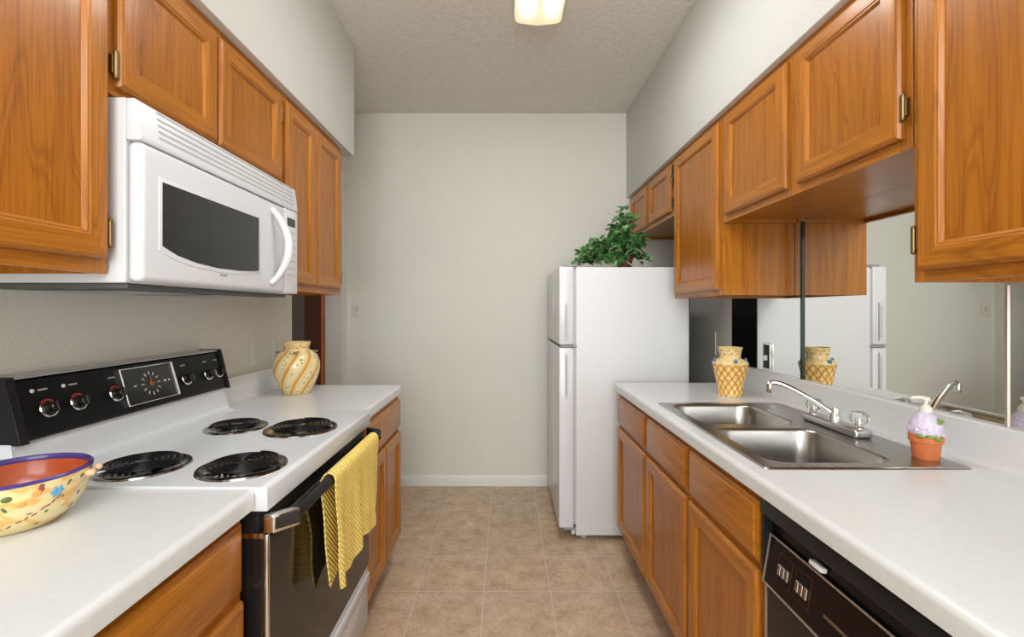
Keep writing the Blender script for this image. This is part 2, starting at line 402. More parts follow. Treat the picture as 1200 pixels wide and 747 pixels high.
# ------------------------------------------------------------------ ceiling lamp
lx, ly = 0.158, 1.62
lt = thing('ceiling_light', 'lit wraparound ceiling lamp with a milky ribbed cover', 'ceiling light', (lx, ly, H))
build('lamp_base', MB().box(lx-.118, lx+.118, ly-.60, ly+.60, H-.018, H, 0.003, 1), 'grey_light', lt)
pf = [(-.115, -.018), (-.112, -.05), (-.098, -.064), (-.05, -.070), (0, -.076), (.05, -.070), (.098, -.064), (.112, -.05), (.115, -.018)]
build('lamp_cover', MB().prism([(lx+x, H+z) for x, z in pf], 'y', ly-.595, ly+.595, 0.003), 'diffuser', lt, angle=50)

# ------------------------------------------------------------------ cabinetry
def ringpanel(mb, side, xf, y0, y1, z0, z1, rings, mi_h=1, mi_v=0, mi_p=2):
    t = bmesh.new(); rows = []
    for ins, h in rings:
        x = xf+side*h
        rows.append([t.verts.new((x, y0+ins, z0+ins)), t.verts.new((x, y1-ins, z0+ins)), t.verts.new((x, y1-ins, z1-ins)), t.verts.new((x, y0+ins, z1-ins))])
    for a, b_ in zip(rows, rows[1:]):
        for i in range(4):
            j = (i+1) % 4; f = t.faces.new((a[i], a[j], b_[j], b_[i])); f.material_index = mi_h if i in (0, 2) else mi_v
    f = t.faces.new(rows[-1]); f.material_index = mi_p
    f = t.faces.new(rows[0][::-1]); f.material_index = mi_v
    mb.merge(t, None); return mb
DOOR = [(0, 0), (0, 0.009), (0.004, 0.015), (0.009, 0.018), (0.046, 0.018), (0.049, 0.0155), (0.052, 0.0155), (0.058, 0.008)]
DRAW = [(0, 0), (0, 0.008), (0.004, 0.011), (0.010, 0.0125), (0.014, 0.0165), (0.020, 0.018)]
def hinge(parent, side, xf, y, z):
    mb = MB().tube([(xf+side*0.012, y, z-.024), (xf+side*0.012, y, z+.024)], 0.0048, 10)
    mb.box(min(xf, xf+side*.010), max(xf, xf+side*.010), y-.006, y+.006, z-.020, z+.020, 0.001, 1)
    for dz in (-.027, .027): mb.sphere((xf+side*0.012, y, z+dz), 0.0052, n=10)
    return build('hinge', mb, 'brass', parent)
def door(parent, side, xf, y0, y1, z0, z1, hy=None, hzs=()):
    o = build('door', ringpanel(MB(), side, xf+side*.0005, y0, y1, z0, z1, DOOR), ['oak_v', 'oak_h', 'oak_panel'], parent, angle=20)
    for hz in hzs: hinge(o, side, xf, hy, hz)
    return o
def drawer(parent, side, xf, y0, y1, z0, z1):
    return build('drawer_front', ringpanel(MB(), side, xf+side*.0005, y0, y1, z0, z1, DRAW, 1, 1, 1), ['oak_v', 'oak_h'], parent, angle=20)
def carcass(parent, side, xw, xf, y0, y1, z0, z1, stiles, rails, recess=0.014, top=True, side_mat='oak_v', bottom_open=False):
    """hollow box: sides, bottom, top, back; face frame as its own part"""
    s = side; mb = MB(); a, b_ = sorted((xw, xf-s*.019)); e = 0.0008
    mb.box(a, b_, y0+e, y0+.014, z0, z1).box(a, b_, y1-.014, y1-e, z0, z1)
    mb.box(a, b_, y0+.014, y1-.014, z0+recess, z0+recess+.012, mi=1)
    if top: mb.box(a, b_, y0+.014, y1-.014, z1-.012, z1, mi=1)
    bk = sorted((xw, xw+s*.006)); mb.box(bk[0], bk[1], y0+.014, y1-.014, z0+recess+.012, z1-(.012 if top else 0))
    build('carcass', mb, ['oak_v', 'oak_x'], parent)
    ff = MB(); fa, fb = sorted((xf-s*.019, xf))
    for (ya, yb) in stiles: ff.box(fa, fb, ya+e, yb-e, z0, z1, 0.0008, 1)
    for (za, zb) in rails:
        for (p, q) in zip(stiles, stiles[1:]): ff.box(fa, fb, p[1]-e, q[0]+e, za, zb, mi=1)
    build('face_frame', ff, ['oak_v', 'oak_h'], parent)

def upper(label, side, xw, xf, y0, y1, z0, z1, doors, zd0, zd1, mids=()):
    t = thing('wall_cabinet', label, 'cabinet', ((xw+xf)/2, (y0+y1)/2, z0), )
    st = [(y0, y0+.035)]+[(m-.034, m+.034) for m in mids]+[(y1-.035, y1)]
    carcass(t, side, xw, xf, y0, y1, z0, z1, st, [(z0, z0+.035), (z1-.035, z1)])
    for (a, b_, hy, hz) in doors: door(t, side, xf, a, b_, zd0, zd1, hy, hz)
    return t
# left wall cabinets
XFL = -0.85; XWL = XL+.001
upper('large oak wall cabinet nearest on the left, one framed door, beside the microwave', 1, XWL, XFL, 0.36, 0.984, 1.363, 2.119,
      [(0.40, 0.972, 0.978, (1.45, 2.02))], 1.392, 2.088)
upper('short oak wall cabinet with two doors directly above the white microwave', 1, XWL, XFL, 0.986, 1.748, 1.752, 2.119,
      [(0.999, 1.338, 0.992, (1.815, 2.04)), (1.350, 1.722, 1.728, (1.82, 2.02))], 1.770, 2.088, mids=(1.344,))
upper('tall narrow two-door oak wall cabinet at the far end of the left wall', 1, XWL, XFL, 1.750, 2.372, 1.363, 2.119,
      [(1.762, 2.030, 1.758, ()), (2.042, 2.345, 2.352, (1.45, 2.03))], 1.392, 2.088, mids=(2.036,))
# right wall cabinets
XFR = 0.912; XWR = 1.2135
upper('large oak wall cabinet nearest on the right, one framed door, hanging before the mirror', -1, XWR, XFR, 0.43, 1.028, 1.347, 2.106,
      [(0.50, 1.006, 1.016, (1.44, 2.02))], 1.372, 2.082)
upper('short oak wall cabinet with two framed doors above the sink', -1, XWR, XFR, 1.030, 1.930, 1.650, 2.106,
      [(1.050, 1.425, 1.043, (1.745, 2.03)), (1.478, 1.890, 1.90, ())], 1.676, 2.082, mids=(1.452,))
upper('tall single-door oak wall cabinet between the sink and the fridge', -1, XWR, XFR, 1.932, 2.475, 1.349, 2.106,
      [(1.952, 2.445, 2.46, ())], 1.372, 2.082)
upper('small two-door oak wall cabinet mounted above the refrigerator', -1, XR-.001, XFR, 2.477, 3.330, 1.797, 2.106,
      [(2.505, 2.880, 2.492, (1.87, 1.98, 2.05)), (2.92, 3.30, 3.31, ())], 1.822, 2.082, mids=(2.90,))

ZT = 0.86  # underside of the worktops
def base(label, side, xw, xf, y0, y1, bays, dz=(0.692, 0.835), doorz=(0.145, 0.672)):
    t = thing('base_cabinet', label, 'cabinet', ((xw+xf)/2, (y0+y1)/2, 0))
    mids = [b_[1] for b_ in bays[:-1]]
    st = [(y0, y0+.03)]+[(m-.02, m+.02) for m in mids]+[(y1-.03, y1)]
    carcass(t, side, xw, xf, y0, y1, 0.115, ZT-.0005, st, [(0.115, 0.160), (0.665, 0.70), (ZT-.032, ZT-.0005)], recess=0.0, top=False)
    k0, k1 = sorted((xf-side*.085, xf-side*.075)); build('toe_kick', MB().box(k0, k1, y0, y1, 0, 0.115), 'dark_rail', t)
    for (a, b_, kind) in bays:
        if 'D' in kind: door(t, side, xf, a+.012, b_-.012, *doorz)
        if 'w' in kind: drawer(t, side, xf, a+.012, b_-.012, *dz)
        if '2' in kind:
            m_ = (a+b_)/2; door(t, side, xf, a+.012, m_-.004, *doorz); door(t, side, xf, m_+.004, b_-.012, *doorz)
    return t
base('oak base cabinet nearest on the left, with a drawer over doors, before the range', 1, XWL, -0.566, 0.36, 0.985, [(0.36, 0.985, 'w2')])
base('oak base cabinet beyond the range, one drawer over two narrow doors', 1, XWL, -0.549, 1.757, 2.368, [(1.757, 2.368, 'w2')])
base('oak base cabinet under the sink with two doors and two drawer fronts', -1, XR-.001, 0.607, 1.072, 1.948, [(1.072, 1.502, 'Dw'), (1.502, 1.948, 'Dw')])
base('narrow oak base cabinet next to the refrigerator, one drawer over one door', -1, XR-.001, 0.607, 1.950, 2.44, [(1.950, 2.44, 'Dw')])

# ------------------------------------------------------------------ worktops
ZC = 0.90
def nose(x, s):   # rounded front edge profile going from underside to top; s=+1 front faces +X
    pts = []
    for k in range(7):
        a = -pi/2*(k/6); pass
    r = 0.014
    P = [(x, ZT), (x, ZC-r)]
    for k in range(1, 7):
        a = pi/2*k/6; P.append((x-s*r*(1-cos(a)), ZC-r+r*sin(a)))
    return P
def worktop_left(label, y0, y1, group=None):
    t = thing('worktop', label, 'countertop', (-0.84, (y0+y1)/2, ZT))
    P = nose(-0.537, 1)+[(XL+.001, ZC), (XL+.001, ZT)]
    build('counter_surface', MB().prism(P, 'y', y0, y1), 'laminate', t)
    P = [(XL+.001, ZC), (XL+.034, ZC), (XL+.026, ZC+.004), (XL+.021, ZC+.012), (XL+.020, 1.000), (XL+.016, 1.004), (XL+.001, 1.004)]
    build('backsplash', MB().prism(P, 'y', y0, y1), 'laminate', t)
worktop_left('white laminate worktop nearest on the left, holding the painted bowl', 0.36, 0.988)
worktop_left('short white laminate worktop beyond the range with the round vase', 1.757, 2.374)
t = thing('worktop', 'long white laminate worktop on the right with the inset steel sink', 'countertop', (0.9, 1.45, ZT))
SY0, SY1, SX0, SX1 = 1.112, 1.905, 0.628, 1.134
cx0, cx1, cy0, cy1 = SX0+.014, SX1-.014, SY0+.014, SY1-.014
mb = MB(); mb.prism(nose(0.583, -1)+[(cx0, ZC), (cx0, ZT)], 'y', 0.44, 2.45)
mb.prism([(cx1, ZT), (cx1, ZC), (XR-.001, ZC), (XR-.001, ZT)], 'y', 0.44, 2.45)
mb.box(cx0, cx1, 0.44, cy0, ZT, ZC).box(cx0, cx1, cy1, 2.45, ZT, ZC)
build('counter_surface', mb, 'laminate', t)
P = [(XR-.001, ZC), (XR-.040, ZC), (XR-.032, ZC+.004), (XR-.027, ZC+.012), (XR-.026, 0.998), (XR-.021, 1.003), (XR-.001, 1.003)]
build('backsplash', MB().prism(P, 'y', 0.44, 2.45), 'laminate', t)

# ------------------------------------------------------------------ sink
sk = thing('kitchen_sink', 'double-bowl stainless steel sink set into the right worktop', 'sink', ((SX0+SX1)/2, (SY0+SY1)/2, ZC))
def rrect(x0, x1, y0, y1, r, z, n=6):
    pts = []
    for (cx, cy, a0) in ((x1-r, y1-r, 0), (x0+r, y1-r, pi/2), (x0+r, y0+r, pi), (x1-r, y0+r, 3*pi/2)):
        for k in range(n+1):
            a = a0+pi/2*k/n; pts.append((cx+r*cos(a), cy+r*sin(a), z))
    return pts
bowls = [(0.664, 0.985, 1.540, 1.868), (0.664, 0.985, 1.150, 1.490)]
tb = bmesh.new(); edges = []
for loop in [rrect(SX0+.006, SX1-.006, SY0+.006, SY1-.006, 0.012, ZC+.0045)]+[rrect(*b_, 0.05, ZC+.0045) for b_ in bowls]:
    vs = [tb.verts.new(p) for p in loop]
    for i in range(len(vs)): edges.append(tb.edges.new((vs[i], vs[(i+1) % len(vs)])))
bmesh.ops.triangle_fill(tb, use_beauty=True, edges=edges)
rim = MB(); rim.merge(tb)
def strip(mb, loops, mi=0, fill=False, n=None):
    t = bmesh.new(); rows = [[t.verts.new(p) for p in l] for l in loops]
    for a, b_ in zip(rows, rows[1:]):
        for i in range(len(a)):
            j = (i+1) % len(a); t.faces.new((a[i], a[j], b_[j], b_[i]))
    if fill: t.faces.new(rows[-1])
    mb.merge(t, mi)
strip(rim, [rrect(SX0+.006, SX1-.006, SY0+.006, SY1-.006, 0.012, ZC+.0045), rrect(SX0+.002, SX1-.002, SY0+.002, SY1-.002, 0.012, ZC+.003), rrect(SX0, SX1, SY0, SY1, 0.012, ZC+.0003)])
build('rim', rim, 'steel', sk)
for (x0, x1, y0, y1) in bowls:
    mb = MB(); L = []
    for ins, z in ((0, .0045), (.002, .0035), (.005, .000), (.007, -.006), (.014, -.09), (.018, -.13), (.026, -.150), (.045, -.160), (.075, -.163)):
        L.append(rrect(x0+ins, x1-ins, y0+ins, y1-ins, max(0.05, .052+ins*.2), ZC+z))
    strip(mb, L, fill=True)
    bo = build('bowl', mb, 'steel', sk, angle=60)
    cx, cy = (x0+x1)/2, (y0+y1)/2
    dr = build('drain', MB().lathe([(0, -.002), (.012, -.002), (.014, 0.0), (.034, 0.0), (.040, .003), (.044, .002), (.045, 0)], (cx, cy, ZC-.1625), 28), 'chrome_dull', bo)
# tap
fx, fy = 1.062, 1.485; fz = ZC+.0045
fc = thing('faucet', 'chrome kitchen faucet with long swing spout and clear knobs at the sink', 'faucet', (fx, fy, fz))
build('deck_plate', MB().box(fx-.028, fx+.028, fy-.125, fy+.125, fz, fz+.026, 0.009, 3), 'chrome_dull', fc)
build('spout_collar', MB().lathe([(.018, .024), (.018, .040), (.014, .046), (.014, .062), (.011, .068), (0, .069)], (fx, fy, fz), 24), 'chrome', fc)
sp = [(fx, fy, fz+.045), (fx-.015, fy+.008, fz+.057), (fx-.05, fy+.026, fz+.085), (fx-.10, fy+.048, fz+.117), (fx-.13, fy+.062, fz+.132), (fx-.15, fy+.071, fz+.137), (fx-.163, fy+.077, fz+.133)]
build('spout', MB().tube(sp, [.0095, .0095, .009, .0085, .0085, .0085, .0085], 14), 'chrome', fc)
build('aerator', MB().lathe([(0, -.020), (.0105, -.020), (.0115, -.016), (.0115, .012), (.008, .016), (0, .016)], (fx-.165, fy+.078, fz+.122), 20), 'chrome', fc)
for s_ in (-1, 1):
    ky = fy+s_*.102
    kb = build('knob', MB().lathe([(0, .034), (.010, .034), (.013, .040), (.022, .044), (.0265, .055), (.0265, .066), (.020, .076), (.006, .080), (0, .080)], (fx, ky, fz), 10), 'acrylic', fc, angle=20)
    build('knob_stem', MB().lathe([(.015, .024), (.015, .029), (.009, .033), (.006, .035), (.006, .060), (0, .060)], (fx, ky, fz), 18), 'chrome', kb)

# ------------------------------------------------------------------ mirrors
def mirror(label, y0, y1, z0, z1, x, edge_y=None, th=.0048):
    o = build('wall_mirror', MB().box(x, XR-.0003, y0, y1, z0, z1), 'mirror', loc=(x, (y0+y1)/2, z0)); tag(o, label, 'mirror'); return o
mirror('narrow mirror panel on the right wall, farthest, next to the fridge', 1.8885, 2.470, 1.0035, 1.69, 1.2152)
mb_ = mirror('wide mirror panel on the right wall behind the sink', 1.120, 1.875, 1.0035, 1.69, 1.2144)
build('glass_edge', MB().box(1.2085, XR-.001, 1.8752, 1.8875, 1.0035, 1.649), 'green_edge', mb_)
mc_ = mirror('mirror panel on the right wall under the nearest wall cabinet', 0.44, 1.108, 1.0035, 1.40, 1.2144)
build('bevelled_edge', MB().prism([(1.2144, 1.1082), (1.2100, 1.1105), (1.2100, 1.1165), (1.2144, 1.1192), (1.2195, 1.1192), (1.2195, 1.1082)], 'z', 1.0035, 1.346), 'champagne', mc_)

# ------------------------------------------------------------------ outlets, switch
def plate(name, label, cat, loc, axis, kind, w_=.07, h_=.115, mats=('plastic_cream', 'plastic_cream'), frame=False):
    x, y, z = loc; t = thing(name, label, cat, loc)
    rot = Matrix.Translation(loc) @ {'-y': Matrix.Identity(4), '+x': Matrix.Rotation(R(90), 4, 'Z'), '-x': Matrix.Rotation(R(-90), 4, 'Z')}[axis]
    build('cover_plate', MB().box(-w_/2, w_/2, -.006, -.0003, -h_/2, h_/2, 0.002, 2, mat=rot), mats[0], t)
    if kind == 'switch':
        build('toggle', MB().box(-.005, .005, -.018, -.005, -.004, .012, 0.0015, 2, mat=rot @ Matrix.Rotation(R(12), 4, 'X')), mats[1], t)
        build('toggle_slot', MB().box(-.008, .008, -.0068, -.0055, -.016, .016, mat=rot), 'grey_light', t)
    else:
        for dz in (-.02, .02): build('socket', MB().box(-.016, .016, -.0078, -.005, dz-.014, dz+.014, 0.001, 1, mat=rot), mats[1], t)
    return t
plate('light_switch', 'small ivory light switch on the far wall near the doorway', 'switch', (-1.088, YF, 1.297), '-y', 'switch')
plate('wall_outlet', 'ivory wall outlet on the left wall, closer to the range', 'outlet', (XL, 2.13, 1.085), '+x', 'outlet')
plate('wall_outlet', 'ivory wall outlet on the left wall, right above the round vase', 'outlet', (XL, 2.315, 1.085), '+x', 'outlet')
t = thing('mirror_switch', 'chrome-framed switch plate mounted on the narrow mirror near the fridge', 'switch', (1.2149, 2.13, 1.072))
x_, y_, z_ = 1.2149, 2.13, 1.072
build('cover_plate', MB().box(x_-.0055, x_-.0003, y_-.026, y_+.026, z_-.058, z_+.058, .001, 1), 'black', t)
fm = MB()
for a, b_, c_, d_ in ((-.031, -.025, -.062, .062), (.025, .031, -.062, .062), (-.025, .025, -.062, -.054), (-.025, .025, .054, .062)):
    fm.box(x_-.009, x_-.0003, y_+a, y_+b_, z_+c_, z_+d_, .001, 1)
build('frame', fm, 'chrome', t)
build('toggle', MB().box(x_-.022, x_-.005, y_-.006, y_+.006, z_-.018, z_+.006, .002, 2), 'plastic_white', t)

# ------------------------------------------------------------------ refrigerator
FY0, FY1, FX0, FX1 = 2.567, 3.30, 0.394, 1.026
fg = thing('refrigerator', 'white top-freezer refrigerator against the far wall on the right', 'refrigerator', ((FX0+FX1)/2, (FY0+FY1)/2, 0))
build('cabinet_body', MB().box(FX0, FX1, FY0, FY1, 0.028, 1.527, 0.006, 3), 'enamel_dull', fg)
build('door_gasket', MB().box(FX0-.012, FX0, FY0+.008, FY1-.008, 0.09, 1.515), 'grey_light', fg)
def fdoor(z0, z1, hz):
    o = build('door', MB().box(FX0-.094, FX0-.012, FY0+.002, FY1, z0, z1, 0.008, 3), 'enamel', fg)
    h_ = MB().box(FX0-.062, FX0-.046, FY0-.008, FY0+.004, hz[0], hz[1], 0.004, 3)
    g_ = build('handle', h_, 'plastic_white', o)
    build('handle_grip', MB().box(FX0-.058, FX0-.050, FY0-.0092, FY0-.007, hz[0]+.015, hz[1]-.015, 0.001, 1), 'grey_light', g_)
fdoor(1.092, 1.530, (1.12, 1.33)); fdoor(0.070, 1.078, (0.80, 1.05))
build('back_panel', MB().box(FX1+.0003, FX1+.004, FY0+.0015, FY1-.002, 0.05, 1.515), 'black', fg)
hg = MB().box(FX0-.06, FX0+.012, FY0+.010, FY0+.05, 1.5305, 1.543, 0.003, 2); build('top_hinge', hg, 'grey_slot', fg)
build('middle_hinge', MB().box(FX0-.085, FX0+.006, FY0-.0015, FY0+.03, 1.0795, 1.0905, 0.002, 1), 'grey_slot', fg)
build('bottom_hinge', MB().box(FX0-.07, FX0+.0, FY0+.006, FY0+.04, 0.056, 0.069, 0.003, 1), 'grey_slot', fg)
build('toe_grille', MB().box(FX0-.02, FX0-.001, FY0+.03, FY1-.03, 0.022, 0.064, 0.002, 1), 'plastic_white', fg)
for (x, y) in ((FX0+.05, FY0+.05), (FX1-.05, FY0+.05), (FX0+.05, FY1-.05), (FX1-.05, FY1-.05)):
    build('foot', MB().lathe([(0, 0), (.018, 0), (.018, .012), (.008, .014), (.008, .03), (0, .03)], (x, y, 0), 16), 'grey_light', fg)
# cord hanging on the wall behind the refrigerator
cd = MB().tube([(XR-.006, 2.66, 1.16+k*-.012+.0) for k in range(12)], .004, 8)
tag(build('power_cord', cd, 'plastic_white', loc=(XR-.006, 2.66, 1.03)), 'short white cord against the wall behind the refrigerator', 'cord')

# ------------------------------------------------------------------ plant on the fridge
px_, py_, pz_ = 0.705, 2.72, 1.5275
ivy = thing('potted_ivy', 'bushy green ivy in a dark red pot on top of the refrigerator', 'plant', (px_, py_, pz_))
build('pot', MB().lathe([(0, 0), (.036, 0), (.038, .004), (.048, .060), (.053, .062), (.053, .075), (.047, .075), (.044, .065), (0, .062)], (px_, py_, pz_), 28), 'pot_red', ivy)
lv = MB(); stm = MB()
def leaf(mb, c, d, up, s):
    """lobed ivy leaf, folded along its midrib"""
    d = Vector(d).normalized(); up = Vector(up); sd = d.cross(up)
    if sd.length < 1e-3: sd = Vector((1, 0, 0))
    sd.normalize(); n_ = sd.cross(d); c = Vector(c)
    out = [(0, 0), (.42, -.18), (.55, .20), (.34, .38), (.40, .70), (.16, .66), (0, 1.05)]
    t = bmesh.new()
    def V(x, y): return t.verts.new(c+d*y*s+sd*x*s+n_*(abs(x)*.35-.18*y*y)*s)
    mid = [V(0, 0), V(0, .35), V(0, .68), V(0, 1.05)]
    for sg in (-1, 1):
        o_ = [V(sg*x, y) for x, y in out[1:-1]]
        t.faces.new((mid[0], o_[0], o_[1], mid[1])); t.faces.new((mid[1], o_[1], o_[2])); t.faces.new((mid[1], o_[2], mid[2]))
        t.faces.new((mid[2], o_[2], o_[3])); t.faces.new((mid[2], o_[3], o_[4])); t.faces.new((mid[2], o_[4], mid[3]))
    mb.merge(t)
rnd = random.Random(11)
ends = []
for i in range(62):
    u = i/61; ex = .44+.38*rnd.random()
    f = (ex-.44)/.30; hi_ = .07+.27*min(1, max(0, f))**.8
    if ex > .75: hi_ = .30-(ex-.75)*1.5
    ends.append((ex, py_+rnd.uniform(-.11, .07), pz_+max(.035, hi_*rnd.uniform(.25, 1.0))))
ends += [(.415, 2.66, pz_+.03), (.46, 2.66, pz_+.05), (.80, 2.69, pz_+.20), (.70, 2.70, pz_+.345), (.67, 2.7, pz_+.33), (.44, 2.7, pz_+.09), (.56, 2.62, pz_+.04), (.62, 2.62, pz_+.05), (.66, 2.63, pz_+.03)]
for e in ends:
    s0 = Vector((px_+rnd.uniform(-.03, .03), py_+rnd.uniform(-.03, .03), pz_+.08)); e = Vector(e)
    midp = (s0+e)/2+Vector((0, 0, .05)); pts = [s0*(1-u)**2+midp*2*u*(1-u)+e*u*u for u in [k/6 for k in range(7)]]
    stm.tube(pts, .0016, 5)
    for k in range(2, 7):
        for _ in range(2):
            dr_ = Vector((rnd.uniform(-1, 1), rnd.uniform(-1.0, .6), rnd.uniform(-.6, .7)))
            leaf(lv, pts[k]+dr_*.012, dr_, (rnd.uniform(-.4, .4), -.7, .8), rnd.uniform(.030, .050))
fo = build('foliage', lv, 'ivy', ivy); fo['kind'] = 'stuff'
for cx_, cz_, r_ in ((px_+.035, .065, .048), (px_-.07, .085, .04)):
    stm.tube([(cx_+r_*cos(a), py_-.075, pz_+cz_+r_*sin(a)) for a in [R(20+k*22) for k in range(12)]], .0035, 6)
build('stems', stm, 'stem', ivy)

# ------------------------------------------------------------------ range
RY0, RY1 = 0.992, 1.750; CT = 0.906
rg = thing('kitchen_range', 'white electric coil range with black backguard and dark glass oven door', 'stove', (-0.83, 1.37, 0))
RB = -1.158
bd = MB().box(RB, -0.575, RY0+.003, RY1-.003, 0.09, 0.852, .003, 1)
build('body', bd, 'black', rg)
for y in (RY0+.04, RY1-.04):
    for x in (-1.1, -.62): build('foot', MB().lathe([(0, 0), (.02, 0), (.02, .01), (.012, .02), (.012, .09), (0, .09)], (x, y, 0), 12), 'black', rg)
P = [(-0.512, .851), (-0.512, CT-.008), (-0.516, CT-.002), (-0.524, CT), (-1.030, CT), (-1.048, CT+.006), (-1.056, CT+.02), (-1.062, .995), (RB, .995), (RB, .851)]
ctp = build('cooktop', MB().prism(P, 'y', RY0, RY1, 0.0025, seg=2), 'enamel', rg, angle=40)
# backguard: slanted black panel between end caps
pb, ptp = Vector((-1.050, 0, 1.000)), Vector((-1.086, 0, 1.126))
gd = MB().prism([(pb.x, pb.z), (ptp.x, ptp.z), (ptp.x-.012, ptp.z+.004), (RB, ptp.z+.004), (RB, .9955), (pb.x-.002, .9955)][0:6], 'y', RY0+.02, RY1-.012)
bg = build('backguard', gd, 'black', rg)
build('top_trim', MB().box(RB, ptp.x+.002, RY0+.022, RY1-.014, ptp.z+.0045, ptp.z+.010, .001, 1), 'chrome_dull', bg)
for (ya, yb) in ((RY0-.001, RY0+.0195), (RY1-.0115, RY1)):
    build('end_cap', MB().prism([(pb.x+.008, pb.z-.008), (ptp.x+.008, ptp.z+.012), (RB, ptp.z+.012), (RB, .9955), (-1.066, .9955), (-1.060, pb.z-.008)], 'y', ya, yb, .001, seg=1), 'black_matt', bg)
# local frame on the slanted panel
up = (ptp-pb).normalized(); nrm = Vector((up.z, 0, -up.x)); 
def on_panel(y, f, off=0.0):  # f 0..1 up the panel
    p = pb.lerp(ptp, f)+nrm*off; return Vector((p.x, y, p.z))
def panel_mat(y, f, off=0.0):
    p = on_panel(y, f, off); m_ = Matrix((( 0, up.x, nrm.x, p.x), (1, 0, 0, p.y), (0, up.z, nrm.z, p.z), (0, 0, 0, 1))); return m_
for i, y in enumerate((1.075, 1.150, 1.262, 1.540, 1.652, 1.712)):
    kf = 0.45
    k_ = build('knob', MB().lathe([(0, .024), (.010, .024), (.012, .022), (.0135, .006), (.017, .003), (.017, 0.0005)], n=24, mat=panel_mat(y, kf)).box(-.0025, .0025, -.012, .012, .020, .027, .001, 1, mat=panel_mat(y, kf)), 'black_gloss', bg)
    arc = [panel_mat(y, kf, .003) @ Vector((.0195*cos(a), .0195*sin(a), 0)) for a in [R(150+k*16) for k in range(13)]]
    build('dial_ring', MB().tube(arc, .0026, 6), 'chrome', k_)
    if i < 3:
        arc = [panel_mat(y, kf, .0015) @ Vector((.0195*cos(a), .0195*sin(a), 0)) for a in [R(50+k*12) for k in range(8)]]
        build('dial_mark', MB().tube(arc, .0025, 6), 'red', k_)
    build('label_print', MB().box(-.012, .010, -.0018, .0018, 0.0003, .0008, mat=panel_mat(y, .80)), 'grey_light', k_)
for y in (1.062, 1.137):
    build('indicator_light', MB().lathe([(0, .003), (.004, .002), (.005, 0)], n=12, mat=panel_mat(y-.012, .80)), 'plastic_white', bg)
ck = build('clock', MB().box(-.098, .098, -.050, .050, .0003, .004, .001, 1, mat=panel_mat(1.386, .52)), 'black_gloss', bg)
cf = MB(); pm = panel_mat(1.386, .52)
for a, b_, c_, d_ in ((-.102, -.098, -.054, .054), (.094, .102, -.054, .054), (-.098, .094, -.054, -.051), (-.098, .094, .051, .054)): cf.box(a, b_, c_, d_, .0003, .008, .0008, 1, mat=pm)
build('clock_frame', cf, 'chrome', ck)
cl = MB()
for k in range(12):
    a = 2*pi*k/12; cl.box(.026, .036, -.0014, .0014, .0042, .005, mat=pm @ Matrix.Rotation(a, 4, 'Z'))
cl.box(-.065, -.055, -.002, .002, .0042, .005, mat=pm).box(.052, .060, -.003, .003, .0042, .005, mat=pm).box(.070, .077, -.0025, .0025, .0042, .005, mat=pm)
build('clock_marks', cl, 'plastic_cream', ck)
build('clock_hands', MB().box(-.002, .002, 0, .022, .0055, .0065, mat=pm).box(0, .015, -.002, .002, .0055, .0065, mat=pm).lathe([(0, .009), (.006, .008), (.008, .0055)], n=16, mat=pm), 'clock_orange', ck)
# four burners
def burner(x, y, R_, turns):
    b0 = build('drip_pan', MB().lathe([(R_+.006, .0003), (R_+.004, .004), (R_-.004, .0045), (R_-.010, .002), (R_*.6, .0015), (.02, .0012), (0, .0012)], (x, y, CT), 40), 'pan', rg)
    pts = []; n_ = turns*26; r0 = .020; r1 = R_-.014; ph = rnd.uniform(0, 6)
    for k in range(n_+1):
        u = k/n_; a = u*turns*2*pi+ph; r = r0+(r1-r0)*u; pts.append((x+r*cos(a), y+r*sin(a), CT+.0125))
    build('coil', MB().tube(pts, .0042, 8, squash=(1, .8)), 'black', b0)
    sp_ = MB()
    for k in range(3):
        a = ph+2*pi*k/3+.4; c_, s_ = cos(a), sin(a)
        sp_.tube([(x+.006*c_, y+.006*s_, CT+.006), (x+(R_-.010)*c_, y+(R_-.010)*s_, CT+.006)], .0024, 6)
    sp_.lathe([(0, .0085), (.013, .0085), (.013, .003), (0, .003)], (x, y, CT), 16)
    build('coil_support', sp_, 'chrome_dull', b0)
burner(-.875, 1.115, .094, 5); burner(-.635, 1.115, .094, 5); burner(-.868, 1.490, .087, 4); burner(-.653, 1.475, .105, 6)
# vent strip, oven door, drawer
build('vent_strip', MB().box(-.575, -.535, RY0+.004, RY1-.004, .800, .850, .002, 1), 'black_matt', rg)
odr = build('oven_door', MB().box(-.5748, -.522, RY0+.004, RY1-.004, .325, .805, .003, 1), 'black_gloss', rg)
build('door_glass', MB().box(-.5215, -.5155, RY0+.014, RY1-.006, .327, .790, .001, 1), 'oven_glass', odr)
build('side_trim', MB().box(-.5216, -.513, RY0+.003, RY0+.0135, .327, .800, .002, 2).box(-.573, -.522, RY0+.002, RY0+.0036, .792, .803), 'chrome', odr)
hz_, hx_ = .824, -.476
hd = build('handle', MB().tube([(hx_, RY0+.045, hz_), (hx_, RY1-.035, hz_)], .0125, 14, squash=(1, 1.25)), 'black_matt', odr)
for (ya, yb, s_) in ((RY0+.003, RY0+.046, 1), (RY1-.036, RY1-.004, -1)):
    build('handle_bracket', MB().prism([(-.522, ya if s_ > 0 else yb), (-.500, ya if s_ > 0 else yb), (hx_+.014, yb if s_ > 0 else ya), (hx_-.016, yb if s_ > 0 else ya), (-.522, (ya+.016) if s_ > 0 else (yb-.016))], 'z', .803, .842, .002), 'chrome' if s_ > 0 else 'black_matt', hd)
build('handle_inlay', MB().prism([(-.505, RY0+.0045), (-.500, RY0+.0035), (hx_+.0165, RY0+.040), (hx_+.010, RY0+.041)], 'z', .810, .836), 'black_gloss', hd)
dw_ = build('storage_drawer', MB().box(-.5748, -.520, RY0+.004, RY1-.004, .105, .318, .004, 2), 'enamel', rg)
